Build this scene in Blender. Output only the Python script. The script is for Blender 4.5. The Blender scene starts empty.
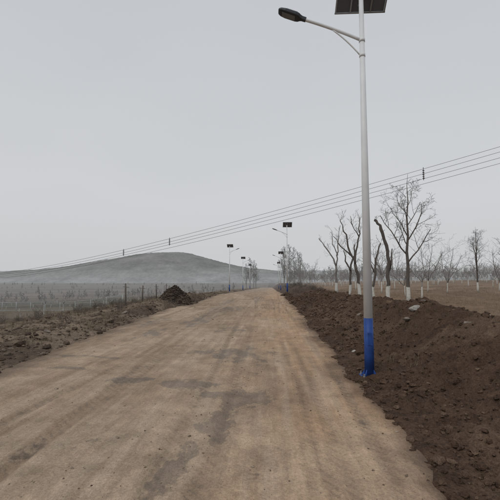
import bpy, math, random
import numpy as np
from mathutils import Vector, Matrix, Euler
random.seed(7); rng=np.random.default_rng(7)
S=bpy.context.scene
S.view_settings.view_transform='Standard'; S.view_settings.look='None'; S.view_settings.exposure=0
COL=S.collection

# ------------------------------------------------------------ noise helpers
def _h(ix,iy,seed):
    h=(ix.astype(np.int64)*374761393+iy.astype(np.int64)*668265263+seed*1442695041)&0xffffffff
    h=((h^(h>>13))*1274126177)&0xffffffff
    h=h^(h>>16)
    return (h&0xffffff)/float(0xffffff)
def vn(x,y,seed=0):
    x=np.asarray(x,float);y=np.asarray(y,float)
    xi=np.floor(x);yi=np.floor(y);fx=x-xi;fy=y-yi
    fx=fx*fx*(3-2*fx);fy=fy*fy*(3-2*fy)
    a=_h(xi,yi,seed);b=_h(xi+1,yi,seed);c=_h(xi,yi+1,seed);d=_h(xi+1,yi+1,seed)
    return ((a*(1-fx)+b*fx)*(1-fy)+(c*(1-fx)+d*fx)*fy)*2-1
def fbm(x,y,o=4,seed=0,g=.5):
    s=0;a=1;t=0
    for i in range(o):
        s=s+a*vn(x*2**i+i*17.3,y*2**i-i*9.1,seed+i);t+=a;a*=g
    return s/t
def ss(a,b,x):
    t=np.clip((np.asarray(x,float)-a)/(b-a),0,1);return t*t*(3-2*t)

# ------------------------------------------------------------ terrain functions
def zr(y):
    y=np.asarray(y,float)
    return -.004*np.clip(y-12,0,28)-.0215*np.clip(y-40,0,200)
def edgeR(y): return 1.40+.12*vn(np.asarray(y)*.45,0*np.asarray(y),5)+.07*vn(np.asarray(y)*1.9,0*np.asarray(y),6)+.03*vn(np.asarray(y)*6.,0*np.asarray(y),9)
def edgeL(y):
    y=np.asarray(y,float)
    return -4.75-.5*ss(8,20,y)+.28*vn(y*.25,0*y+3,7)+.12*vn(y*1.3,0*y,8)
def ground_z(x,y,detail=True):
    x=np.asarray(x,float);y=np.asarray(y,float)
    r=zr(y)
    eR=edgeR(y);eL=edgeL(y)
    orch=.26-.008*np.clip(y-50,0,400)+.10*fbm(x*.12,y*.12,2,21)+1.0*ss(9,45,x)
    t=ss(1.5,5.2,x)
    zR=r*(1-t)+orch*t
    amp=.84-.56*ss(10,30,y)+.10*vn(y*.35,y*0+2,22)
    amp=amp*(1-.6*ss(60,90,y))
    zR=zR+amp*np.exp(-((x-4.0)/1.2)**2)*(.8+.25*vn(x*.8,y*.5,23))
    u=-x
    zL=r-2.2*ss(6.0,26,u)-2.6*ss(24,90,u)
    zL=zL+(.12+.08*vn(y*.5,y*0,24))*np.exp(-((x+6.0)/.55)**2)
    far=ss(150,420,y)
    zL=zL*(1-far)+(-5.6)*far
    zR=zR*(1-far)+(-5.6)*far
    z=np.where(x>-1.8,zR,zL)
    z=z+.72*np.exp(-(((x+6.15)/.95)**2+((y-24.0)/1.3)**2)**1.3)*(1+.3*fbm(x*2.0,y*2.0,2,30))
    z=z+.34*np.exp(-(((x+6.6)/1.3)**2+((y-20.3)/1.1)**2))+.36*np.exp(-(((x+6.0)/.8)**2+((y-28)/3.)**2))
    if detail:
        d=np.hypot(x,y); near=1-ss(25,80,d)
        bank=ss(eR-.05,eR+.5,x)*(1-.65*ss(5.5,7.5,x))
        lump=fbm(x*1.6,y*1.6,3,40)*.11+np.abs(fbm(x*4.2,y*4.2,3,41))*.14+fbm(x*13,y*13,2,42)*.035
        z=z+near*bank*(lump-.03)
        lb=ss(-eL-.1,-eL+.6,u)
        z=z+near*lb*(fbm(x*1.1,y*1.1,3,43)*.09+np.abs(fbm(x*4,y*4,2,44))*.08)
        z=z+ss(30,90,d)*fbm(x*.06,y*.06,3,45)*.35
    inside=ss(0,.25,eR-x)*ss(0,.25,x-eL)
    road_end=1-ss(215,240,y)
    z=z-inside*.22*road_end
    return z
TRK=[(.95,-.005,.10,.3,.075),(-.62,-.005,.10,.3,.075),(.42,.012,.22,1.7,.07),(-1.15,.012,.22,1.7,.07),(-2.1,-.03,.25,2.6,.09),(-3.75,-.03,.25,2.6,.09),(-.1,-.045,.3,4.2,.07),(-1.75,-.045,.3,4.2,.07),(-2.9,.02,.2,5.,.085),(-4.4,.0,.15,.9,.09),(.62,-.02,.12,3.3,.05),(-2.5,.01,.3,1.1,.06)]
def track(y,t): return t[0]+t[1]*y+t[2]*np.sin(y*.16+t[3])+.04*vn(y*.5,y*0+t[3],77)
def tk(y,t): return .15+.85*ss(-.35,.45,vn(y*.25,y*0+t[0],78))
def road_z(x,y):
    z=zr(y)+.03*fbm(x*.5,y*.35,2,50)
    for t in TRK:
        d=x-track(y,t);k=tk(y,t)
        z=z+k*(-.010*np.exp(-(d/t[4])**4)+.007*np.exp(-((np.abs(d)-t[4]*1.5)/(.45*t[4]))**2)*(.6+.6*vn(x*3,y*3,57)))
    z=z+.012*fbm(x*3,y*2,3,53)+.010*np.abs(fbm(x*9,y*7,2,54))+.005*fbm(x*16,y*4,2,55)
    eR=edgeR(y);eL=edgeL(y)
    z=z-.35*ss(-.02,.35,x-eR)-.35*ss(-.02,.35,eL-x)
    return z

# ------------------------------------------------------------ mesh helpers
def mk(name,V,F,mats,parent=None,smooth=True,attr=None,col=None,mi=None):
    me=bpy.data.meshes.new(name)
    V=np.asarray(V,np.float32)
    if isinstance(F,np.ndarray):
        nf,k=F.shape
        me.vertices.add(len(V));me.vertices.foreach_set('co',V.ravel())
        me.loops.add(nf*k);me.loops.foreach_set('vertex_index',F.astype(np.int32).ravel())
        me.polygons.add(nf);me.polygons.foreach_set('loop_start',np.arange(0,nf*k,k,dtype=np.int32))
        me.polygons.foreach_set('loop_total',np.full(nf,k,np.int32))
        me.update(calc_edges=True)
    else:
        me.from_pydata(V.tolist(),[],F)
    me.polygons.foreach_set('use_smooth',np.full(len(me.polygons),smooth))
    if attr is not None:
        for k,v in attr.items():
            a=me.attributes.new(k,'FLOAT','POINT');a.data.foreach_set('value',np.asarray(v,np.float32))
    if col is not None:
        a=me.attributes.new('Col','FLOAT_COLOR','POINT')
        c=np.ones((len(V),4),np.float32);c[:,:3]=col;a.data.foreach_set('color',c.ravel())
    for m in (mats if isinstance(mats,(list,tuple)) else [mats]): me.materials.append(m)
    me.update()
    o=bpy.data.objects.new(name,me);COL.objects.link(o)
    if parent: o.parent=parent
    return o
def grid(xs,ys):
    X,Y=np.meshgrid(xs,ys);n=len(xs);m=len(ys)
    i=np.arange(n*m).reshape(m,n)
    F=np.stack([i[:-1,:-1],i[:-1,1:],i[1:,1:],i[1:,:-1]],-1).reshape(-1,4)
    return X.ravel(),Y.ravel(),F

# ------------------------------------------------------------ material helpers
def newmat(name):
    m=bpy.data.materials.new(name);m.use_nodes=True
    nt=m.node_tree;b=nt.nodes['Principled BSDF'];b.inputs['Specular IOR Level'].default_value=.25
    return m,nt,b
def N(nt,t,**k):
    n=nt.nodes.new(t)
    for a,v in k.items(): setattr(n,a,v)
    return n
def noise(nt,scale,detail=5,vec=None,rough=.6,stretch=None):
    n=N(nt,'ShaderNodeTexNoise');n.inputs['Scale'].default_value=scale;n.inputs['Detail'].default_value=min(detail,4);n.inputs['Roughness'].default_value=rough
    g=N(nt,'ShaderNodeNewGeometry')
    v=g.outputs['Position']
    if vec is not None: v=vec
    if stretch:
        m=N(nt,'ShaderNodeMapping');m.inputs['Scale'].default_value=stretch
        nt.links.new(v,m.inputs['Vector']);v=m.outputs['Vector']
    nt.links.new(v,n.inputs['Vector'])
    return n.outputs['Fac']
def mr(nt,v,a,b,c,d):
    n=N(nt,'ShaderNodeMapRange');n.inputs[1].default_value=a;n.inputs[2].default_value=b;n.inputs[3].default_value=c;n.inputs[4].default_value=d
    nt.links.new(v,n.inputs[0]);return n.outputs[0]
def mth(nt,op,a,b=None):
    n=N(nt,'ShaderNodeMath',operation=op)
    for i,v in enumerate([a,b]):
        if v is None: continue
        if isinstance(v,(int,float)): n.inputs[i].default_value=v
        else: nt.links.new(v,n.inputs[i])
    return n.outputs[0]
def mixc(nt,f,a,b,mode='MIX'):
    n=N(nt,'ShaderNodeMix',data_type='RGBA',blend_type=mode)
    for s,v in ((0,f),(6,a),(7,b)):
        if isinstance(v,(int,float)): n.inputs[s].default_value=v
        elif isinstance(v,tuple): n.inputs[s].default_value=(*v,1)
        else: nt.links.new(v,n.inputs[s])
    return n.outputs[2]
def bump(nt,b,h,strength=.5,dist=.02):
    n=N(nt,'ShaderNodeBump');n.inputs['Strength'].default_value=strength;n.inputs['Distance'].default_value=dist
    nt.links.new(h,n.inputs['Height']);nt.links.new(n.outputs[0],b.inputs['Normal'])
def scalecol(nt,c,f):
    n=N(nt,'ShaderNodeVectorMath',operation='SCALE')
    nt.links.new(c,n.inputs[0]);
    if isinstance(f,(int,float)): n.inputs[3].default_value=f
    else: nt.links.new(f,n.inputs[3])
    return n.outputs[0]
def simple(name,c,rough=.6,metal=0,var=.15,sc=12,bmp=.1):
    m,nt,b=newmat(name)
    f=mr(nt,noise(nt,sc,3),.3,.7,1-var,1+var)
    rgb=N(nt,'ShaderNodeRGB');rgb.outputs[0].default_value=(*c,1)
    nt.links.new(scalecol(nt,rgb.outputs[0],f),b.inputs['Base Color'])
    b.inputs['Roughness'].default_value=rough;b.inputs['Metallic'].default_value=metal
    if bmp: bump(nt,b,noise(nt,sc*4,2),bmp,.005)
    return m

def ground_mat():
    m,nt,b=newmat('soil')
    a=N(nt,'ShaderNodeAttribute',attribute_name='Col')
    n1=noise(nt,3.5,4,rough=.72);n2=noise(nt,34,3,rough=.7)
    f=mth(nt,'MULTIPLY',mr(nt,n1,.3,.7,.62,1.34),mr(nt,n2,.3,.7,.62,1.34))
    nt.links.new(scalecol(nt,a.outputs['Color'],f),b.inputs['Base Color'])
    b.inputs['Roughness'].default_value=.95;b.inputs['Specular IOR Level'].default_value=.1
    h=mth(nt,'ADD',noise(nt,11,4,rough=.75),mth(nt,'MULTIPLY',n2,.45))
    bump(nt,b,h,1.0,.06)
    return m
def road_mat():
    m,nt,b=newmat('packed_dirt')
    a=N(nt,'ShaderNodeAttribute',attribute_name='Col')
    w=N(nt,'ShaderNodeAttribute',attribute_name='wet')
    t=N(nt,'ShaderNodeAttribute',attribute_name='rut')
    s1=noise(nt,1,4,stretch=(9,.45,1),rough=.7)
    st=mr(nt,s1,.3,.7,.86,1.14)
    bl=mr(nt,noise(nt,2.4,4,rough=.75),.3,.7,.76,1.22)
    n3=noise(nt,42,3,rough=.8)
    fn=mr(nt,n3,.28,.72,.74,1.24)
    f=mth(nt,'MULTIPLY',st,mth(nt,'MULTIPLY',bl,fn))
    c=scalecol(nt,a.outputs['Color'],f)
    wn=mth(nt,'ADD',w.outputs['Fac'],mth(nt,'MULTIPLY',mth(nt,'SUBTRACT',noise(nt,2.8,4,stretch=(1,.75,1),rough=.74),.5),2.0))
    wm=mr(nt,wn,.46,.57,0,1)
    wm2=mr(nt,wn,.10,.52,0,1)
    c=mixc(nt,mth(nt,'MULTIPLY',wm2,.5),c,scalecol(nt,c,.76))
    wetc=N(nt,'ShaderNodeVectorMath',operation='MULTIPLY');nt.links.new(c,wetc.inputs[0]);wetc.inputs[1].default_value=(.63,.64,.66)
    c=mixc(nt,mth(nt,'MULTIPLY',wm,.8),c,wetc.outputs[0])
    rim=mth(nt,'MULTIPLY',mr(nt,wn,.36,.42,0,1),mr(nt,wn,.42,.47,1,0))
    c=mixc(nt,mth(nt,'MULTIPLY',rim,.18),c,(.52,.43,.34))
    sp=mr(nt,noise(nt,80,2,rough=.6),.62,.72,0,.45)
    c=mixc(nt,sp,c,(.13,.095,.068))
    nt.links.new(c,b.inputs['Base Color'])
    nt.links.new(mr(nt,wm,0,1,.92,.58),b.inputs['Roughness'])
    b.inputs['Specular IOR Level'].default_value=.2
    wv=N(nt,'ShaderNodeTexWave',wave_type='BANDS',bands_direction='DIAGONAL');wv.inputs['Scale'].default_value=4.5;wv.inputs['Distortion'].default_value=3;wv.inputs['Detail'].default_value=2
    g=N(nt,'ShaderNodeNewGeometry');nt.links.new(g.outputs['Position'],wv.inputs['Vector'])
    tread=mth(nt,'MULTIPLY',wv.outputs['Fac'],mth(nt,'MULTIPLY',t.outputs['Fac'],.4))
    h=mth(nt,'ADD',mth(nt,'ADD',noise(nt,8,4,rough=.8),mth(nt,'MULTIPLY',n3,.5)),mth(nt,'ADD',tread,mth(nt,'MULTIPLY',s1,.5)))
    bump(nt,b,h,.85,.033)
    return m
M_soil=ground_mat();M_road=road_mat()

HAZE_TINT=np.array([.385,.395,.40])  # grey haze colour, blended into base colours of distant surfaces
def geo(a,b,r):
    out=[a]
    while out[-1]<b: out.append(out[-1]+max(.03,out[-1]*r))
    return np.array(out)
xr=np.concatenate([np.arange(1.0,7,.04),7+ (geo(1.2,3500,.035)-1.2)])
xl=-np.concatenate([np.arange(4.2,9,.07),9+(geo(2.,3500,.035)-2.)])
xs=np.concatenate([xl[::-1],np.arange(-4.,.99,.5),xr])
ys=np.concatenate([np.linspace(-60,-2,25),np.arange(-1.5,1.9,.15),geo(2.,3500,.012)])
X,Y,F=grid(xs,ys)
Z=ground_z(X,Y)
def c3(*a): return np.array(a,float)
def lerp(a,b,t): return a*(1-t[:,None])+b*t[:,None]
D=np.hypot(X,Y)
dark=c3(.088,.056,.039);mid=c3(.215,.148,.10);tan=c3(.20,.138,.096)
cb=lerp(np.tile(dark,(len(X),1)),tan,np.clip(.42*ss(-.05,.55,fbm(X*.8,Y*.8,4,60)),0,1))
co=lerp(np.tile(mid,(len(X),1)),c3(.28,.20,.14),ss(-.4,.4,fbm(X*.3,Y*.3,3,62)))
co=lerp(co,c3(.14,.10,.07),.5*ss(.1,.5,fbm(X*.5,Y*.15,3,68)))
cR=lerp(cb,co,ss(5.2,7.6,X+.6*vn(Y*.6,Y*0,63)))
cv=lerp(np.tile(c3(.12,.088,.066),(len(X),1)),c3(.23,.175,.13),ss(-.4,.4,fbm(X*.8,Y*.8,3,64)))
cf=lerp(np.tile(c3(.12,.095,.072),(len(X),1)),c3(.205,.165,.125),ss(-.3,.3,fbm(X*.05,Y*.12,3,65)))
cf=lerp(cf,c3(.095,.095,.062),.5*ss(.1,.5,fbm(X*.03+5,Y*.09,3,66)))
cL=lerp(cv,cf,ss(9,18,-X))
C=np.where((X>-1.8)[:,None],cR,cL)
heap=np.exp(-(((X+6.15)/1.2)**2+((Y-23.4)/2.8)**2)**1.5)
C=lerp(C,c3(.07,.052,.042),np.clip(heap*1.2,0,1))
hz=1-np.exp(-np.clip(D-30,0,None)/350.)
C=lerp(C,HAZE_TINT*.88,hz*.85)  # atmospheric haze painted into ground vertex colours, growing with distance
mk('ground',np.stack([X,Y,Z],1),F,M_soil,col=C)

# ------------------------------------------------------------ road
xs=np.arange(-5.9,2.01,.034);ys=np.concatenate([np.arange(-20,1.6,.25),geo(1.7,235,.011)])
X,Y,F=grid(xs,ys)
Z=road_z(X,Y)
wetp=[(-1.25,5.75,.62,.34,.82),(-.42,5.15,.36,.5,.82),(-.6,4.3,.25,.5,.75),(-.72,3.4,.16,.6,.7),(-.8,2.6,.13,.5,.55),(-.75,8.1,1.25,.9,.65),(-2.2,5.9,.5,.18,.72),
 (-3.7,7.7,.85,.13,.8),(-3.5,6.6,.6,.11,.8),(-2.75,14.5,.7,2.6,.65),(-3.4,10.9,.45,1.3,.65),(-1.3,12,.9,1.2,.5),(-2.2,20,1.2,3,.55),(-4.2,14,.35,3,.55),(-.1,7.0,.25,.7,.5),(-2.9,26,.6,4,.55),(-1.,30,.6,6,.45),(.95,5.0,.08,2.2,.3),(-1.9,3.6,.5,.25,.45),(.2,3.3,.3,.35,.3)]
wet=np.zeros_like(X)
for a,b_,rx,ry,s in wetp:
    wet=np.maximum(wet,s*np.exp(-(((X-a-.25*fbm(Y*1.5,X*1.2,2,70))/rx)**2+((Y-b_-.2*fbm(X*2.,Y,2,79))/ry)**2)**1.2))
rut=np.zeros_like(X)
for t in TRK:
    rut=np.maximum(rut,np.exp(-((X-track(Y,t))/t[4])**4)*tk(Y,t))
wet=wet+rut*.08
base=lerp(np.tile(c3(.345,.252,.177),(len(X),1)),c3(.425,.285,.182),ss(-1.4,.6,X+.5*fbm(X*.6,Y*.3,3,71)))
base=lerp(base,c3(.50,.385,.285),.5*ss(.0,.5,fbm(X*.7,Y*.3,5,72,.6)))
base=lerp(base,c3(.22,.158,.112),.55*ss(.05,.5,fbm(X*.8+9,Y*.3,5,73,.6)))
base=lerp(base,c3(.47,.365,.275),.45*ss(.1,.5,fbm(X*5,Y*.35,3,69,.6)))
base=lerp(base,c3(.19,.135,.095),rut*.36)
eR=edgeR(Y);eL=edgeL(Y)
ed=ss(-.5,.12,X-eR+.3*fbm(X*2.4,Y*1.2,4,75,.65))
base=lerp(base,c3(.105,.069,.049),ed*.92)
ed2=ss(-.7,.1,eL-X+.5*fbm(X*1.5,Y*.8,4,76,.65));base=lerp(base,c3(.15,.108,.078),ed2*.85)
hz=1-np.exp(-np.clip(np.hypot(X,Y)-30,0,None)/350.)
base=lerp(base,HAZE_TINT,hz*.8)  # far road tinted towards haze grey in its vertex colours
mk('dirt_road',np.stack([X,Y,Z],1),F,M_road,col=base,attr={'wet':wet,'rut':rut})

# ------------------------------------------------------------ clods & stones
PH=(1+5**.5)/2
bm_v=np.array([(-1,PH,0),(1,PH,0),(-1,-PH,0),(1,-PH,0),(0,-1,PH),(0,1,PH),(0,-1,-PH),(0,1,-PH),(PH,0,-1),(PH,0,1),(-PH,0,-1),(-PH,0,1)],float)
bm_v/=np.linalg.norm(bm_v[0])
bm_f=np.array([(0,11,5),(0,5,1),(0,1,7),(0,7,10),(0,10,11),(1,5,9),(5,11,4),(11,10,2),(10,7,6),(7,1,8),(3,9,4),(3,4,2),(3,2,6),(3,6,8),(3,8,9),(4,9,5),(2,4,11),(6,2,10),(8,6,7),(9,8,1)])
def clods(name,px,py,pz,size,mat,col):
    n=len(px)
    V=np.tile(bm_v[None],(n,1,1))*(1+rng.uniform(-.3,.3,(n,12,1)))
    sc=np.stack([rng.uniform(.8,1.4,n),rng.uniform(.7,1.2,n),rng.uniform(.5,.9,n)],1)[:,None,:]*size[:,None,None]
    V=V*sc
    a=rng.uniform(0,6.28,n);c,s=np.cos(a)[:,None],np.sin(a)[:,None]
    x=V[...,0]*c-V[...,1]*s;y=V[...,0]*s+V[...,1]*c
    V=np.stack([x+px[:,None],y+py[:,None],V[...,2]+pz[:,None]],-1).reshape(-1,3)
    F=(bm_f[None]+np.arange(n)[:,None,None]*12).reshape(-1,3)
    return mk(name,V,F,mat,smooth=False,col=np.repeat(col,12,0))
n=30000
py=2.0+32*rng.random(n)**1.7
px=edgeR(py)-.12+rng.random(n)**1.25*5.6
k=rng.random(n)<(.35+.65*ss(-.1,.4,fbm(px*1.1,py*1.1,2,80)))
px,py=px[k],py[k];n=len(px)
sz=np.clip(rng.lognormal(-4.35,.64,n),.006,.085)*(1+ss(8,25,py)*.8)
cc=lerp(np.tile(c3(.080,.051,.036),(n,1)),c3(.165,.112,.08),rng.random(n)**2)
clods('dirt_clods',px,py,ground_z(px,py)+sz*.2,sz,M_soil,cc)
n=4600
py=1.8+25*rng.random(n)**1.5;px=-5.+6.4*rng.random(n)**.7
k=rng.random(n)<(.15+.85*np.maximum(ss(.5,1.3,px),ss(0,.4,fbm(px,py*.6,2,82))));px,py=px[k],py[k];n=len(px)
sz=np.clip(rng.lognormal(-5.3,.45,n),.003,.018)*(1+ss(6,20,py))
cc=lerp(np.tile(c3(.17,.12,.085),(n,1)),c3(.42,.33,.25),rng.random(n)**1.5)
clods('road_pebbles',px,py,road_z(px,py)+sz*.2,sz,M_soil,cc)
n=7500
py=5+38*rng.random(n)**1.3;px=edgeL(py)+.15-rng.random(n)**1.3*6
sz=np.clip(rng.lognormal(-3.9,.62,n),.01,.14)
cc=lerp(np.tile(c3(.09,.065,.05),(n,1)),c3(.23,.185,.145),rng.random(n)**2)
clods('verge_clods',px,py,ground_z(px,py)+sz*.25,sz,M_soil,cc)
n=900
a=rng.uniform(0,6.28,n);r=rng.random(n)**.6
px=-6.15+1.3*r*np.cos(a);py=23.8+1.9*r*np.sin(a);sz=rng.uniform(.02,.09,n)
clods('spoil_heap_clods',px,py,ground_z(px,py)+sz*.3,sz,M_soil,lerp(np.tile(c3(.06,.045,.036),(n,1)),c3(.13,.10,.08),rng.random(n)**2))

M_rock=simple('stone',(.19,.16,.135),.9,var=.35,sc=9,bmp=.8)
M_rock2=simple('pale_stone',(.30,.28,.255),.85,var=.3,sc=14,bmp=.8)
def rock(x,y,s,mat,name='rock',flat=.6):
    import bmesh
    bm=bmesh.new();bmesh.ops.create_icosphere(bm,subdivisions=3,radius=1)
    sd=random.random()*50;pl=[Vector((random.gauss(0,1),random.gauss(0,1),random.gauss(0,1))).normalized() for _ in range(11)]
    for v in bm.verts:
        p=v.co.copy()
        for q in pl:
            d=p.dot(q)-.62
            if d>0: p-=q*d*.95
        f=1+.12*float(vn(p.x*2+sd,p.y*2+p.z*1.7,3))
        v.co=Vector((p.x*1.25*f,p.y*f,p.z*flat*f))*s
    me=bpy.data.meshes.new(name);bm.to_mesh(me);bm.free();me.materials.append(mat)
    o=bpy.data.objects.new(name,me);COL.objects.link(o)
    o.location=(x,y,float(ground_z(x,y))+s*flat*.25);o.rotation_euler=(random.uniform(-.3,.3),random.uniform(-.3,.3),random.uniform(0,6))
    return o
for x,y,s,m in [(3.55,9.6,.13,M_rock2),(3.25,9.3,.09,M_rock),(3.9,9.9,.12,M_rock2),(1.75,8.2,.05,M_rock2),(2.9,12.5,.10,M_rock),(3.6,7.2,.08,M_rock),(-6.0,10,.09,M_rock),(-5.9,15.2,.12,M_rock)]:
    rock(x,y,s,m)

# ------------------------------------------------------------ tubes & trees
def tube(P,R,n,V,F,H=None,hb=0,cap=True):
    P=[Vector(p) for p in P];b=len(V)
    t=(P[1]-P[0]).normalized()
    u=t.cross(Vector((1,0,0)) if abs(t.x)<.8 else Vector((0,1,0))).normalized()
    for i,p in enumerate(P):
        if i==0:t=(P[1]-P[0])
        elif i==len(P)-1:t=P[-1]-P[-2]
        else:t=P[i+1]-P[i-1]
        t=t.normalized();u=(u-t*u.dot(t)).normalized();w=t.cross(u)
        for k in range(n):
            a=2*math.pi*k/n;q=p+(u*math.cos(a)+w*math.sin(a))*R[i];V.append((q.x,q.y,q.z))
    for i in range(len(P)-1):
        for k in range(n):
            k2=(k+1)%n;F.append((b+i*n+k,b+i*n+k2,b+(i+1)*n+k2,b+(i+1)*n+k))
    if cap:
        F.append(tuple(b+k for k in range(n))[::-1]);F.append(tuple(b+(len(P)-1)*n+k for k in range(n)))
def rv(s): return Vector((random.gauss(0,s),random.gauss(0,s),random.gauss(0,s)))
def limb(p,d,L,r,lev,maxlev,V,F,H,nch=(6,6,5,4),up=.12,wig=.10,spread=.75,minr=.0025,taper=.35,start=.25,lr=.62):
    ns=max(3,int(6-lev));P=[Vector(p)];R=[r];d=Vector(d).normalized()
    for i in range(ns):
        d=(d+rv(wig)+Vector((0,0,up))).normalized();P.append(P[-1]+d*L/ns);R.append(max(minr,r*(1-(1-taper)*(i+1)/ns)))
    tube(P,R,[8,6,5,4,3,3][min(lev,5)],V,F,H,cap=False)
    if lev>=maxlev:return
    k=nch[min(lev,len(nch)-1)]
    for j in range(k):
        s=start+(1-start)*(j+random.random()*.8)/k;s=min(s,.99)
        i=int(s*ns);f=s*ns-i;q=P[i].lerp(P[i+1],f);dd=(P[i+1]-P[i]).normalized()
        side=rv(1);side=(side-dd*side.dot(dd)).normalized()
        nd=(dd*(1-spread*.45)+side*spread).normalized()
        rr=(R[i]*(1-f)+R[i+1]*f)
        limb(q,nd,L*lr*random.uniform(.6,1.2)*(1.15-.5*s),max(minr,rr*.6),lev+1,maxlev,V,F,H,nch,up,wig*1.15,spread,minr,taper,.15,lr)
def bark(name,c,haze,wash=True,wh=1.0):
    m,nt,b=newmat(name)
    hz=HAZE_TINT*haze  # haze is mixed into the bark and whitewash colours
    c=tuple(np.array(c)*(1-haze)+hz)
    f=mr(nt,noise(nt,14,3,stretch=(1,1,.3)),.3,.7,.7,1.3)
    rgb=N(nt,'ShaderNodeRGB');rgb.outputs[0].default_value=(*c,1)
    o=scalecol(nt,rgb.outputs[0],f)
    if wash:
        a=N(nt,'ShaderNodeAttribute',attribute_name='h')
        hh=mth(nt,'ADD',a.outputs['Fac'],mth(nt,'MULTIPLY',mth(nt,'SUBTRACT',noise(nt,1.5,3),.5),.9))
        wc=tuple(np.array((.62,.605,.56))*(1-haze*.6)+hz*.6)
        wcm=mixc(nt,mr(nt,noise(nt,16,4),.5,.68,0,.6),wc,tuple(x*.5 for x in wc))
        low=mr(nt,a.outputs['Fac'],-.05,.3,.6,0)
        wcm=mixc(nt,low,wcm,(.2,.15,.11))
        o=mixc(nt,mr(nt,hh,wh-.04,wh+.03,1,0),o,wcm)
    nt.links.new(o,b.inputs['Base Color']);b.inputs['Roughness'].default_value=.9
    if haze<.3: bump(nt,b,noise(nt,30,3,stretch=(1,1,.25)),.5,.01)
    return m
M_b0=bark('bark',(.085,.068,.056),.08);M_b1=bark('bark_mid',(.11,.086,.07),.28);M_b2=bark('bark_haze_tint',(.15,.115,.095),.58);M_b3=bark('bark_far',(.15,.125,.11),.74,False)  # bark variants with more painted haze for trees farther off
M_bn=bark('bark_poplar',(.11,.095,.08),.58,False)  # poplar bark colour with distance haze mixed in
def fix_h(V): return [v[2] for v in V]
def tmesh(V,F,mat,name): return mk(name,V,F,mat,attr={'h':fix_h(V)})
def place(o,x,y,rz=0,s=1,dz=-.05):
    o.location=(x,y,float(ground_z(x,y))+dz);o.rotation_euler=(0,0,rz);o.scale=(s,)*3
def talltree(seed):
    random.seed(seed)
    V,F,H=[],[],[]
    tr=[(0,0,-.1),(.02,0,.6),(.0,.0,1.3),(.04,0,2.0),(.0,0,2.7),(.08,0,3.5),(.05,0,4.4),(.13,0,5.2),(.1,.0,6.0),(.16,0,6.6)]
    tube(tr,[.11,.095,.085,.075,.064,.05,.038,.025,.014,.006],9,V,F,H)
    for z,az,L,r in [(2.15,.15,2.2,.038),(2.5,3.0,2.5,.040),(3.0,1.8,1.3,.028),(3.2,5.95,2.1,.034),(3.5,3.4,1.9,.030),(3.95,.3,1.7,.026),(4.3,4.0,1.1,.02),(4.6,3.1,1.3,.02),(4.9,.7,1.2,.018),(5.4,2.9,.8,.013),(5.6,.1,.8,.012)]:
        d=(math.cos(az)*.68,math.sin(az)*.68,.85)
        limb((.04,0,z),d,L*random.uniform(.85,1.15),r,1,4,V,F,H,nch=(4,5,4,3),up=.09,wig=.15,minr=.0042,spread=.85)
    return tmesh(V,F,M_b0,'bare_tree')
place(talltree(21),6.75,19.0)
place(talltree(23),17.5,33,4.3,.85)
def pruned(limbs,mat,x,y,name='pruned_fruit_tree',tw=10,seed=1,twl=.7):
    random.seed(seed);V,F,H=[],[],[]
    for pts,r0,r1 in limbs:
        n=len(pts)
        Q=[]
        for i in range(n-1):
            a=Vector(pts[i]);b=Vector(pts[i+1])
            for k in range(3): Q.append(a.lerp(b,k/3)+(rv(.03) if (i or k) else Vector()))
        Q.append(Vector(pts[-1]))
        R=[(r0+(r1-r0)*i/(len(Q)-1))*random.uniform(.88,1.15) for i in range(len(Q))]
        tube(Q,R,8,V,F,H)
        L=sum((Q[i+1]-Q[i]).length for i in range(len(Q)-1))
        for k in range(int(tw*L/2)):
            i=random.randint(len(Q)//3,len(Q)-1)
            if Q[i].z<1.4: continue
            d=Vector((random.gauss(0,.6),random.gauss(0,.6),.9))
            limb(Q[i],d,twl*random.uniform(.4,1.2),.010,2,4,V,F,H,nch=(3,3,3,2),minr=.004,up=.1)
    o=tmesh(V,F,mat,name);place(o,x,y);return o
pruned([([(0,0,-.1),(.0,0,1.1),(.05,0,2.3),(-.02,0,3.2),(-.28,0,4.1),(-.5,.05,4.55),(-.62,.05,4.6)],.11,.07),
        ([(.02,0,1.5),(.25,.1,2.1),(.32,.1,3.0)],.05,.03)],M_b0,6.45,21.2,tw=2,seed=4,twl=.5)
pruned([([(0,0,-.1),(-.02,0,1.2),(-.25,0,2.3)],.11,.09),
        ([(-.25,0,2.3),(-.55,.1,3.1),(-.8,.1,4.2),(-1.15,.1,5.2)],.075,.025),
        ([(-.25,0,2.3),(-.2,-.1,3.2),(.05,-.1,4.3),(.08,-.1,5.4)],.07,.022),
        ([(-.5,.1,2.9),(-1.1,.2,3.5),(-1.6,.2,4.2)],.05,.02),
        ([(.02,-.1,4.1),(-.35,0,4.9),(-.5,0,5.5)],.035,.015)],M_b0,5.8,25,tw=6,seed=6)
pruned([([(0,0,-.1),(.05,0,1.0),(.1,0,2.0),(.35,0,3.0),(.45,0,3.8)],.095,.04),
        ([(.1,0,1.9),(-.2,.1,2.6),(-.35,.1,3.4)],.06,.03)],M_b0,5.7,27.6,tw=5,seed=8)
pruned([([(0,0,-.1),(-.05,0,1.2),(-.05,0,2.4)],.12,.09),
        ([(-.05,0,2.4),(-.4,.1,3.2),(-1.0,.1,4.2),(-1.5,.1,4.8)],.07,.025),
        ([(-.05,0,2.4),(.1,-.1,3.3),(.1,-.1,4.4),(.35,-.1,5.9)],.07,.02),
        ([(.1,-.1,3.3),(-.3,0,4.3),(-.35,0,5.4)],.045,.018)],M_b1,5.75,33,tw=6,seed=11)
pruned([([(0,0,-.1),(.03,0,1.2),(.2,0,2.6),(.5,0,3.6)],.09,.035),([(.1,0,1.8),(-.3,.1,2.9),(-.5,.1,3.5)],.05,.02)],M_b0,6.2,23.2,tw=5,seed=14)

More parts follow.
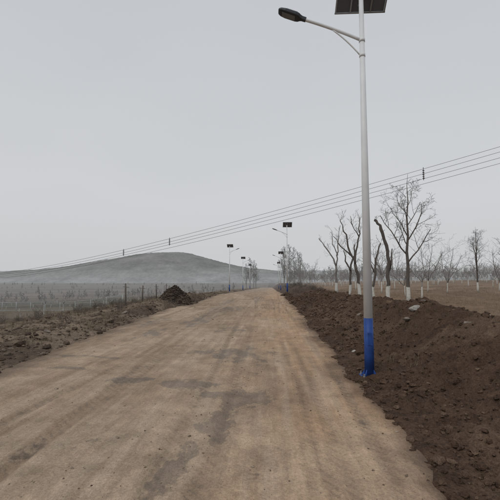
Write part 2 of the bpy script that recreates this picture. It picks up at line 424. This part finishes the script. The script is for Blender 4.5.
def orchard_mesh(seed,h=3.6,lev=3,nch=(5,5,4,3),r0=.07,minr=.005):
    random.seed(seed);V,F,H=[],[],[]
    th=random.uniform(.95,1.6)
    lx,ly=random.uniform(-.12,.12),random.uniform(-.12,.12)
    tube([(0,0,-.15),(lx*.3,ly*.6,.45),(lx*.8,ly*.7,.85),(lx,ly,th)],[r0*1.1,r0*.9,r0*.82,r0*.75],7,V,F,H)
    k=random.randint(2,4)
    for j in range(k):
        az=j*6.28/k+random.uniform(-.5,.5);sp=random.uniform(.3,.75)
        d=(math.cos(az)*sp,math.sin(az)*sp,1)
        limb((lx,ly,th-.03),d,(h-th)*random.uniform(.6,1.05),.038,1,lev,V,F,H,nch=nch,up=.07,wig=.14,minr=minr,spread=.75)
    return V,F
near_pos=[];meshes=[]
for i in range(9):
    random.seed(50+i);hh=random.choice([2.2,2.7,3.2,3.7,4.2])
    V,F=orchard_mesh(100+i,h=hh,lev=4,nch=(4,4,3,2),r0=random.uniform(.045,.07))
    o=tmesh(V,F,M_b1,'orchard_tree');meshes.append(o.data);near_pos.append(o)
random.seed(5)
spots=[]
for rx in (5.9,10.,14.4,18.8,23.2,28.,33.):
    y=20.5+random.uniform(0,3)
    while y<58:
        ok=not(rx<7 and y<34.5)
        if ok and random.random()<.70 and rx<y*1.0: spots.append((rx+random.uniform(-.5,.5),y+random.uniform(-.8,.8)))
        y+=3.6
for i,(x,y) in enumerate(spots):
    if i<9:o=near_pos[i]
    else:
        o=bpy.data.objects.new('orchard_tree',random.choice(meshes));COL.objects.link(o)
    if math.hypot(x,y)>40:
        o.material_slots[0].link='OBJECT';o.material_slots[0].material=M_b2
    place(o,x,y,random.uniform(0,6.28),random.uniform(.75,1.12))
def mass(name,protos,pts,mat,zoff=-.1):
    VV,FF,HH=[],[],[];b=0
    pv=[(np.array(V),[tuple(f) for f in F]) for V,F in protos]
    for x,y,s,szz in pts:
        V,F=random.choice(pv);a=random.uniform(0,6.28);c,sn=math.cos(a),math.sin(a)
        q=np.stack([(V[:,0]*c-V[:,1]*sn)*s+x,(V[:,0]*sn+V[:,1]*c)*s+y,V[:,2]*s*szz+float(ground_z(x,y))+zoff],1)
        VV.append(q);HH.append(V[:,2]);FF+= [tuple(i+b for i in f) for f in F];b+=len(V)
    return mk(name,np.concatenate(VV),FF,mat,attr={'h':np.concatenate(HH)})
def lowtree(seed,h,spread=.6,r=.1,minr=.02,lev=3,nch=(7,5,4),trunk=.3):
    random.seed(seed);V,F,H=[],[],[]
    n=8;P=[];R=[]
    for i in range(n+1): P.append((random.uniform(-.01,.01)*h*(i>0),random.uniform(-.01,.01)*h*(i>0),-.2+(h)*i/n));R.append(r*(1-i/n)+minr*.6)
    tube(P,R,5,V,F,H,cap=False)
    m=int(nch[0]*2)
    for j in range(m):
        s=trunk+(1-trunk)*j/m;z=h*s;az=random.uniform(0,6.28)
        i=min(n-1,int(s*n))
        limb((P[i][0],P[i][1],z-.2),(math.cos(az)*spread,math.sin(az)*spread,1-spread*.4),h*.30*(1.25-s),max(minr,r*.4*(1-s)),2,lev+1,V,F,H,nch=nch,up=.12,minr=minr,wig=.1)
    return V,F
pf=[orchard_mesh(300+i,h=3.7,lev=3,nch=(5,6,4),minr=.009) for i in range(4)]
random.seed(9);pts=[]
for rx in np.arange(5.8,85,4.):
    for y in np.arange(60,118,4.2):
        if rx<y*.95 and random.random()<.75: pts.append((rx+random.uniform(-.5,.5),y+random.uniform(-.6,.6),random.uniform(.7,1.2),1))
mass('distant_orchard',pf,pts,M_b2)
pb=[lowtree(400+i,6.5,.75,.12,.035,3,(6,5,4),.15) for i in range(3)]
random.seed(12);pts=[]
for _ in range(170):
    y=random.uniform(122,250);x=random.uniform(.03,.95)*y
    pts.append((x,y,random.uniform(.5,1.05),random.uniform(.8,1.1)))
for _ in range(260):
    y=random.choice([120,170,235,300,380])+random.gauss(0,5);x=-random.uniform(.09,.95)*y
    pts.append((x,y,random.uniform(.25,.6),random.uniform(.8,1.1)))
mass('distant_tree_belt',pb,pts,M_b3)
pp=[lowtree(500+i,9.5,.42,.13,.02,3,(8,6,4),.18) for i in range(3)]
random.seed(13)
pts=[(-6.2,118,1.0,1),(-7.6,121,.85,1),(-4.6,124,.9,1),(-5.6,130,1.,1),(3.2,84,.92,1),(4.4,88,1.0,1),(5.8,92,.95,1),(3.6,97,1.05,1),(6.4,86,.8,1),(7.6,95,.85,1)]
mass('roadside_poplars',pp,pts,M_bn)
sv=[orchard_mesh(600+i,h=2.1,lev=2,nch=(3,3),r0=.05) for i in range(3)]
random.seed(17);pts=[]
for rx in np.arange(-12,-60,-6):
    for y in np.arange(28,95,5.5):
        if -rx<y*.85 and random.random()<.5: pts.append((rx+random.uniform(-.8,.8),y+random.uniform(-1,1),random.uniform(.5,.85),.85))
mass('sapling_plantation',sv,pts,M_b2)

# ------------------------------------------------------------ dry grass and brush
def blades(name,px,py,hh,mat,wd=.006):
    n=len(px);a=rng.uniform(0,6.28,n);lean=rng.uniform(.1,.7,n)*hh;b=rng.uniform(0,6.28,n)
    pz=ground_z(px,py)-.01
    dx=np.cos(a)*wd;dy=np.sin(a)*wd
    P0=np.stack([px-dx,py-dy,pz],1);P1=np.stack([px+dx,py+dy,pz],1)
    mx=px+np.cos(b)*lean*.4;my=py+np.sin(b)*lean*.4
    P2=np.stack([mx+dx*.7,my+dy*.7,pz+hh*.6],1);P3=np.stack([mx-dx*.7,my-dy*.7,pz+hh*.6],1)
    P4=np.stack([px+np.cos(b)*lean,py+np.sin(b)*lean,pz+hh],1)
    V=np.stack([P0,P1,P2,P3,P4],1).reshape(-1,3);i=np.arange(n)*5
    F=[ (k,k+1,k+2,k+3) for k in i.tolist()]+[(k+3,k+2,k+4) for k in i.tolist()]
    return mk(name,V,F,mat,smooth=False)
M_grass=simple('dry_grass_blade',(.20,.16,.11),.9,var=.4,sc=2.5,bmp=0)
M_grass2=simple('dry_weed',(.15,.115,.08),.9,var=.4,sc=2.5,bmp=0)
n=42000
py=5+45*rng.random(n)**1.2;px=-5.4-rng.random(n)**1.4*14
k=(fbm(px*.9,py*.9,3,90)>.14)&(((px+6.15)**2+(py-24)**2)>3.2);px,py=px[k],py[k]
blades('dry_grass',px,py,rng.uniform(.04,.2,len(px))*(1+.3*ss(7,12,-px)),M_grass,.006)
n=26000
py=7+40*rng.random(n);px=5.2+rng.random(n)*20
k=fbm(px*.8,py*.8,3,91)>.08;px,py=px[k],py[k]
blades('orchard_grass',px,py,rng.uniform(.04,.2,len(px)),M_grass,.007)
n=3500
py=4+25*rng.random(n);px=2.0+rng.random(n)*3.5
k=fbm(px*1.4,py*1.4,3,92)>.25;px,py=px[k],py[k]
blades('dry_weeds',px,py,rng.uniform(.04,.16,len(px)),M_grass2,.005)
def shrub(seed,h):
    random.seed(seed);V,F,H=[],[],[]
    for j in range(9):
        az=random.uniform(0,6.28);limb((random.gauss(0,.06),random.gauss(0,.06),-.05),(math.cos(az)*.6,math.sin(az)*.6,1),h*random.uniform(.6,1),.009,2,4,V,F,H,nch=(5,5,4,3),minr=.004,up=.05,wig=.15)
    return V,F
M_brush=bark('brush_bark',(.11,.085,.065),.1,False)
sh=[shrub(700+i,.8) for i in range(3)]
random.seed(23);pts=[]
for _ in range(80):
    y=random.uniform(12,60);x=-random.uniform(6.8,8.5+y*.25);
    if (x+6.15)**2+(y-24)**2<4: continue
    pts.append((x,y,random.uniform(.3,.95),1))
for _ in range(40):
    y=random.uniform(34,80);pts.append((random.uniform(2.6,5.4),y,random.uniform(.4,1.2),1))
mass('bare_brush',sh,pts,M_brush)

# ------------------------------------------------------------ lamps
M_white=simple('white_pole_paint',(.70,.715,.73),.4,var=.06,sc=3,bmp=.02)
M_blue=simple('blue_pole_paint',(.022,.062,.24),.5,var=.25,sc=7,bmp=.03)
M_dark=simple('lamp_housing',(.05,.053,.06),.45,.3,var=.1,bmp=.02)
M_alu=simple('aluminium',(.40,.41,.42),.4,.7,var=.08,bmp=.02)
M_lens=simple('lamp_lens',(.17,.175,.18),.2,var=.05,bmp=0)
M_back=simple('panel_back',(.12,.125,.135),.5,var=.08,sc=8,bmp=0)
def cells():
    m,nt,b=newmat('solar_cells')
    br=N(nt,'ShaderNodeTexBrick');br.offset=0;br.inputs['Scale'].default_value=6;br.inputs['Color1'].default_value=(.012,.018,.05,1);br.inputs['Color2'].default_value=(.015,.02,.06,1);br.inputs['Mortar'].default_value=(.35,.37,.4,1);br.inputs['Mortar Size'].default_value=.012;br.inputs['Brick Width'].default_value=.8;br.inputs['Row Height'].default_value=.8
    t=N(nt,'ShaderNodeTexCoord');nt.links.new(t.outputs['Object'],br.inputs['Vector']);nt.links.new(br.outputs['Color'],b.inputs['Base Color']);b.inputs['Roughness'].default_value=.15
    return m
M_cell=cells()
def boxv(cx,cy,cz,sx,sy,sz,V,F,R=None,bev=0):
    b=len(V)
    for z in(-1,1):
        for y in(-1,1):
            for x in(-1,1):
                p=Vector((x*sx/2,y*sy/2,z*sz/2))
                if R: p=R@p
                V.append((p.x+cx,p.y+cy,p.z+cz))
    for f in [(0,2,3,1),(4,5,7,6),(0,1,5,4),(2,6,7,3),(0,4,6,2),(1,3,7,5)]:F.append(tuple(b+i for i in f))
def part(name,V,F,mat,smooth=False):
    me=bpy.data.meshes.new(name);me.from_pydata(V,[],F);me.materials.append(mat)
    for p in me.polygons:p.use_smooth=smooth
    me.update();return (name,me)
HB=.95
parts=[]
V,F=[],[];tube([(0,0,.02),(0,0,HB)],[.078,.073],24,V,F);parts.append(part('blue_base_section',V,F,M_blue,True))
V,F=[],[];tube([(0,0,HB),(0,0,3.5),(0,0,6.60)],[.0725,.056,.038],24,V,F);parts.append(part('pole',V,F,M_white,True))
V,F=[],[];boxv(0,0,.012,.28,.28,.024,V,F)
for a in range(4):
    R=Matrix.Rotation(a*math.pi/2+math.pi/4,3,'Z')
    b=len(V)
    for y in(-.006,.006):
        for p in[(.075,.025),(.15,.025),(.077,.13)]:
            q=R@Vector((p[0],y,p[1]));V.append(tuple(q))
    F+=[(b,b+2,b+1),(b+3,b+4,b+5),(b,b+1,b+4,b+3),(b+1,b+2,b+5,b+4),(b+2,b,b+3,b+5)]
parts.append(part('base_plate',V,F,M_blue))
V,F=[],[]
for sx in(-1,1):
    for sy in(-1,1):
        tube([(sx*.11,sy*.11,.0),(sx*.11,sy*.11,.075)],[.010,.010],8,V,F);tube([(sx*.11,sy*.11,.0245),(sx*.11,sy*.11,.044)],[.019,.019],6,V,F)
parts.append(part('anchor_bolts',V,F,M_alu))
V,F=[],[];boxv(0,-.076,.62,.07,.008,.20,V,F);parts.append(part('access_door',V,F,M_blue))
def arc(p0,p1,b,n=10):
    p0,p1=Vector(p0),Vector(p1);return [tuple(p0.lerp(p1,i/n)+Vector((0,0,b*4*(i/n)*(1-i/n)))) for i in range(n+1)]
AZ=5.71;RS=.41
V,F=[],[];tube(arc((0,0,AZ-.02),(-1.03,0,AZ+RS),.02),[.027]*11,14,V,F);parts.append(part('arm',V,F,M_white,True))
V,F=[],[];tube(arc((-.03,0,AZ-.29),(-.50,0,AZ+.19),.03,8),[.013]*9,10,V,F);parts.append(part('arm_brace',V,F,M_white,True))
V,F=[],[]
for z in(AZ-.29,AZ-.02): tube([(0,0,z-.03),(0,0,z+.03)],[.051,.051],20,V,F)
parts.append(part('arm_collars',V,F,M_white,True))
def loft(sections,V,F,n=20,ex=.45):
    b=len(V)
    for (c,ax_u,ax_v,hw,ht) in sections:
        for k in range(n):
            a=2*math.pi*k/n;cu=math.copysign(abs(math.cos(a))**ex,math.cos(a));cv=math.copysign(abs(math.sin(a))**ex,math.sin(a))
            p=Vector(c)+Vector(ax_u)*hw*cu+Vector(ax_v)*ht*cv;V.append(tuple(p))
    m=len(sections)
    for i in range(m-1):
        for k in range(n):
            k2=(k+1)%n;F.append((b+i*n+k,b+i*n+k2,b+(i+1)*n+k2,b+(i+1)*n+k))
    F.append(tuple(b+k for k in range(n))[::-1]);F.append(tuple(b+(m-1)*n+k for k in range(n)))
V,F=[],[];sl=.38;dirx=Vector((-1,0,sl)).normalized();upv=Vector((sl,0,1)).normalized();o0=Vector((-.98,0,AZ+RS-.02))
sec=[]
for s,hw,ht in [(-.02,.034,.034),(.05,.036,.034),(.08,.05,.036),(.12,.085,.038),(.17,.098,.04),(.36,.102,.036),(.44,.09,.028),(.475,.07,.02),(.487,.055,.012)]:
    sec.append((o0+dirx*s+upv*.008,(0,1,0),upv,hw,ht))
loft(sec,V,F)
for i in range(8):
    c=o0+dirx*(.16+.026*i)+upv*.048;R=Matrix((dirx,(0,1,0),upv)).transposed();boxv(c.x,c.y,c.z,.005,.15,.02,V,F,R)
parts.append(part('lamp_head',V,F,M_dark,False))
V,F=[],[];c=o0+dirx*.29-upv*.028;R=Matrix((dirx,(0,1,0),upv)).transposed();boxv(c.x,c.y,c.z,.24,.12,.012,V,F,R);parts.append(part('lamp_lens',V,F,M_lens))
TL=math.radians(-38)
Rp=Matrix.Rotation(TL,3,'X');PC=Vector((.06,.10,6.66));PW,PHt=.88,.66
def lp(x,y,z): q=Rp@Vector((x,y,z));return PC+q
V,F=[],[];c=lp(0,0,0);boxv(c.x,c.y,c.z,PW-.03,PHt-.03,.012,V,F,Rp);pan_back=part('panel_back',V,F,M_back)
V,F=[],[];c=lp(0,0,.0095);boxv(c.x,c.y,c.z,PW-.04,PHt-.04,.004,V,F,Rp);pan_cell=part('panel_cells',V,F,M_cell)
V,F=[],[]
for a,b_,w,h in[(0,PHt/2,PW+.03,.022),(0,-PHt/2,PW+.03,.022),(PW/2,0,.022,PHt-.022),(-PW/2,0,.022,PHt-.022)]:
    c=lp(a,b_,-.004);boxv(c.x,c.y,c.z,w,h,.035,V,F,Rp)
pan_fr=part('panel_frame',V,F,M_alu)
V,F=[],[]
for xx in(-.18,.18):
    c=lp(xx,0,-.035);boxv(c.x,c.y,c.z,.025,PHt,.022,V,F,Rp)
c=lp(0,0,-.058);boxv(c.x,c.y,c.z,.4,.03,.022,V,F,Rp)
tube([(0,0,6.53),tuple(lp(-.06,-.02,-.085))],[.03,.025],10,V,F);tube([(0,0,6.3),tuple(lp(-.06,.2,-.03))],[.012,.012],8,V,F)
c=lp(.0,-.18,-.03);boxv(c.x,c.y,c.z,.12,.10,.03,V,F,Rp)
pan_br=part('panel_bracket',V,F,M_alu)
pan=[pan_back,pan_cell,pan_fr,pan_br]
def lamp(x,y,flip=False,s=1,z=None):
    e=bpy.data.objects.new('solar_street_lamp',None);COL.objects.link(e);e.empty_display_size=.3
    e.location=(x,y,float(ground_z(x,y,False)) if z is None else z);e.scale=(s,)*3
    for t in parts+pan:
        o=bpy.data.objects.new(t[0],t[1]);COL.objects.link(o);o.parent=e
        if flip and t not in pan:o.rotation_euler=(0,0,math.pi)
    return e
lamp(1.60,6.33,z=0.0)
lamp(1.66,36.8,s=1.0,z=.16)
lamp(1.85,66,s=1.0);lamp(2.2,96)
lamp(-5.9,55,True);lamp(-5.6,78,True);lamp(-5.6,105,True)
n=260;a=rng.uniform(0,6.28,n);r=rng.uniform(.12,.40,n);px=1.6+r*np.cos(a);py=6.33+r*np.sin(a);sz=rng.uniform(.008,.038,n)
clods('lamp_foot_soil',px,py,np.full(n,.0)+.004,sz,M_soil,np.tile(c3(.10,.065,.045),(n,1)))
n=90;a=rng.uniform(0,6.28,n);r=rng.uniform(.0,.6,n);px=1.66+r*np.cos(a);py=36.8+r*np.sin(a);sz=rng.uniform(.06,.16,n)
clods('lamp_foot_soil',px,py,.18-.5*r,sz,M_soil,np.tile(c3(.10,.07,.05),(n,1)))

# ------------------------------------------------------------ overhead line
M_conc=simple('concrete',(.33,.32,.30),.85,var=.15,bmp=.2)
M_wire=simple('wire',(.12,.125,.13),.6,var=.1,bmp=0)
A=Vector((15.7,22.9,10.0));B=Vector((-104.2,114.6,2.6));side=Vector((.6,.8,0)).normalized()
V,F=[],[];wires=[(0,0,0),(.7,-.12,.1),(0,-.70,.0),(.7,-.86,.08)]
def wp(o,s):
    p=A.lerp(B,s);sag=2.9+o[2];p=p+side*o[0]+Vector((0,0,o[1]-4*sag*s*(1-s)));return p
for o in wires:
    P=[wp(o,i/60) for i in range(61)];tube(P,[.012+.028*i/60 for i in range(61)],6,V,F)
    A2=A+side*o[0]+Vector((0,0,o[1]));B2=A2+(A-B).normalized()*60+Vector((0,0,-1))
    P=[A2.lerp(B2,i/20)-Vector((0,0,4*1.2*(i/20)*(1-i/20))) for i in range(21)];tube(P,[.012]*21,6,V,F)
wobj=mk('power_line',V,F,M_wire)
M_ins=simple('insulator',(.05,.045,.045),.4,var=.1,bmp=0)
for s in(.041,.23,.296):
    V,F=[],[];p0=wp(wires[0],s);p1=wp(wires[2],s)
    k=.055+.12*s
    tube([p0+Vector((0,0,.12)),p1-Vector((0,0,.1))],[.02+.06*s]*2,8,V,F)
    L=p0.z-p1.z
    for j in range(5):
        z=p1.z+.05+j*L*.19;tube([(p0.x,p0.y,z-.02),(p0.x,p0.y,z+.0),(p0.x,p0.y,z+.03)],[k,k*1.5,k*.6],10,V,F)
    mk('line_spacer',V,F,M_ins)
def upole(p,top,name='utility_pole'):
    e=bpy.data.objects.new(name,None);COL.objects.link(e);gz=float(ground_z(p.x,p.y));e.location=(p.x,p.y,gz)
    H=top-gz+.3;V,F=[],[];tube([(0,0,-.5),(0,0,H)],[.16,.10],16,V,F);mk('post',V,F,M_conc,e)
    V,F=[],[];R=Matrix.Rotation(math.atan2(side.y,side.x),3,'Z')
    boxv(.35*side.x,.35*side.y,H-.42,1.5,.09,.09,V,F,R);boxv(.35*side.x,.35*side.y,H-1.15,1.5,.09,.09,V,F,R);mk('crossarms',V,F,M_conc,e,smooth=False)
    V,F=[],[]
    for o in wires:
        q=side*o[0];tube([(q.x,q.y,H-.3+o[1]-.14),(q.x,q.y,H-.3+o[1]-.05),(q.x,q.y,H-.3+o[1])],[.05,.07,.03],10,V,F)
    mk('insulators',V,F,M_ins,e)
upole(A,A.z);upole(B,B.z)

# ------------------------------------------------------------ fence, posts
def railing(x0,y0,x1,y1,n):
    e=bpy.data.objects.new('metal_fence',None);COL.objects.link(e)
    Mp=simple('fence_paint',(.36,.39,.385),.6,var=.2,sc=3);Mt=simple('fence_mesh_paint',(.20,.26,.25),.6,var=.2,sc=3)
    p=[]
    for i in range(n+1):
        t=i/n;x=x0+(x1-x0)*t;y=y0+(y1-y0)*t;p.append(Vector((x,y,float(ground_z(x,y,False)))))
    V,F=[],[]
    for i,q in enumerate(p): tube([q-Vector((0,0,.3)),q+Vector((0,0,1.15))],[.035,.035],8,V,F)
    mk('posts',V,F,Mp,e)
    V,F=[],[]
    for h in (1.1,.12): tube([q+Vector((0,0,h)) for q in p],[.024]*len(p),6,V,F)
    mk('rails',V,F,Mp,e)
    V,F=[],[]
    for h in np.arange(.25,1.05,.14): tube([q+Vector((0,0,h)) for q in p],[.009]*len(p),4,V,F)
    for i in range(n):
        m=14
        for j in range(1,m):
            q=p[i].lerp(p[i+1],j/m);tube([q+Vector((0,0,.12)),q+Vector((0,0,1.1))],[.009,.009],4,V,F)
    mk('wire_mesh',V,F,Mt,e)
railing(-17.2,43.5,-52,49,17)
random.seed(31)
M_conc2=simple('weathered_post',(.13,.115,.10),.9,var=.2)
def fpost(x,y,h):
    V,F=[],[];tube([(0,0,-.2),(random.uniform(-.02,.02),0,h*.5),(random.uniform(-.05,.05),0,h)],[.055,.05,.045],7,V,F)
    tube([(-.18,0,h*.86),(.18,0,h*.84)],[.016,.016],5,V,F)
    o=mk('fence_post',V,F,M_conc2);o.location=(x,y,float(ground_z(x,y)))
for x,y,h in[(-8.3,21.5,1.35),(-9.2,27,1.3),(-10.,33,1.3),(-10.8,39,1.4)]: fpost(x,y,h)

# ------------------------------------------------------------ hills
def hillmat(name,cont):
    m,nt,b=newmat(name);a=N(nt,'ShaderNodeAttribute',attribute_name='Col')
    c=scalecol(nt,a.outputs['Color'],mth(nt,'MULTIPLY',mr(nt,noise(nt,.03,4,rough=.65,stretch=(1,1,2.5)),.3,.7,1-cont*.16,1+cont*.16),mr(nt,noise(nt,.22,3,rough=.65,stretch=(1,.6,1)),.3,.7,1-cont*.10,1+cont*.10)))
    nt.links.new(c,b.inputs['Base Color']);b.inputs['Roughness'].default_value=1;b.inputs['Specular IOR Level'].default_value=0
    return m
def hill(name,prof,Dist,depth,colr,seed,hz,rough=1,cont=1):
    us=np.linspace(-1300,900,700);vs=np.linspace(-1,1,60)
    U,W,F=grid(us,vs)
    pu=np.array([p[0] for p in prof],float);ph=np.array([p[1] for p in prof],float)
    pu=(pu-270)/378*Dist;ph=ph/378*Dist
    hs=np.interp(us,pu,ph);hs=np.convolve(np.pad(hs,12,'edge'),np.ones(25)/25,'valid');Hh=np.tile(hs,len(vs))
    Zz=(Hh+8)*np.clip(np.cos(W*math.pi/2),0,1)**1.1-7+rough*(fbm(U*.02,W*4,4,seed)*3.0*(1-np.abs(W))+np.abs(fbm(U*.30,W*25,2,seed+5))*1.6*ss(2,20,Hh))
    Yy=Dist+W*depth
    c=lerp(np.tile(colr*.80,(len(U),1)),colr*1.12,ss(-.3,.3,fbm(U*.03,W*9,4,seed+9)))
    c=lerp(c,colr*.68,.6*ss(.1,.5,fbm(U*.012,W*5,3,seed+3)))
    # haze painted into the hill colour, stronger low on the slope
    c=lerp(c,np.array(HAZE_TINT),np.clip(hz+.34*(1-ss(-4,26,Zz)),0,1))
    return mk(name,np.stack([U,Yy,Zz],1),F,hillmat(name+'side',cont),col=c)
hill('hill',[(-300,4),(-60,5),(0,6.5),(40,8.5),(62,11),(90,15.5),(110,19),(130,22.5),(150,25.5),(165,27),(178,26.5),(195,23.5),(210,19),(225,15),(240,11.5),(255,9),(270,7),(300,4),(400,0),(700,0)],700,170,c3(.135,.13,.118),81,.42)
hill('distant_hills',[(-300,8),(0,7),(100,8),(200,9),(260,8),(300,7),(340,8),(400,7),(460,6),(700,6)],1300,200,c3(.33,.33,.325),95,.80,cont=.4)

# ------------------------------------------------------------ world, sun, camera
w=bpy.data.worlds.new('World');S.world=w;w.use_nodes=True;nt=w.node_tree;nt.nodes.clear()
out=nt.nodes.new('ShaderNodeOutputWorld');sky=nt.nodes.new('ShaderNodeTexSky');sky.sky_type='NISHITA';sky.sun_disc=False
EL,AZs=math.radians(52),math.radians(215)
sky.sun_elevation=EL;sky.sun_rotation=AZs;sky.dust_density=6;sky.air_density=1.5
b1=nt.nodes.new('ShaderNodeBackground');b1.inputs[1].default_value=.08;nt.links.new(sky.outputs[0],b1.inputs[0])
tc=nt.nodes.new('ShaderNodeTexCoord');sep=nt.nodes.new('ShaderNodeSeparateXYZ');nt.links.new(tc.outputs['Generated'],sep.inputs[0])
ns=nt.nodes.new('ShaderNodeTexNoise');ns.inputs['Scale'].default_value=1.8;ns.inputs['Detail'].default_value=4
mp=nt.nodes.new('ShaderNodeMapping');mp.inputs['Scale'].default_value=(1,1,2.2);nt.links.new(tc.outputs['Generated'],mp.inputs['Vector']);nt.links.new(mp.outputs[0],ns.inputs['Vector'])
ad=nt.nodes.new('ShaderNodeMath');ad.operation='MULTIPLY_ADD';nt.links.new(ns.outputs['Fac'],ad.inputs[0]);ad.inputs[1].default_value=.35;nt.links.new(sep.outputs['Z'],ad.inputs[2])
cr=nt.nodes.new('ShaderNodeValToRGB');nt.links.new(ad.outputs[0],cr.inputs[0]);e=cr.color_ramp.elements
e[0].position=.12;e[0].color=(.60,.613,.626,1);e[1].position=.92;e[1].color=(.55,.576,.605,1)
x=e.new(.42);x.color=(.645,.658,.675,1)
b2=nt.nodes.new('ShaderNodeBackground');nt.links.new(cr.outputs[0],b2.inputs[0])
mx=nt.nodes.new('ShaderNodeMixShader');mx.inputs[0].default_value=.93;nt.links.new(b1.outputs[0],mx.inputs[1]);nt.links.new(b2.outputs[0],mx.inputs[2]);nt.links.new(mx.outputs[0],out.inputs[0])
L=bpy.data.lights.new('sun','SUN');L.energy=.9;L.angle=math.radians(20);L.color=(1,.96,.90)
so=bpy.data.objects.new('sun',L);COL.objects.link(so)
dv=Vector((math.sin(AZs)*math.cos(EL),math.cos(AZs)*math.cos(EL),math.sin(EL)))
so.rotation_euler=dv.to_track_quat('Z','Y').to_euler();so.location=(0,0,30)
cam=bpy.data.cameras.new('camera');cam.lens=27.2;cam.sensor_width=36;cam.clip_end=6000;cam.clip_start=.05
co=bpy.data.objects.new('camera',cam);COL.objects.link(co);co.location=(0,0,1.6)
co.rotation_euler=(math.radians(94.24),0,math.radians(3.03));S.camera=co
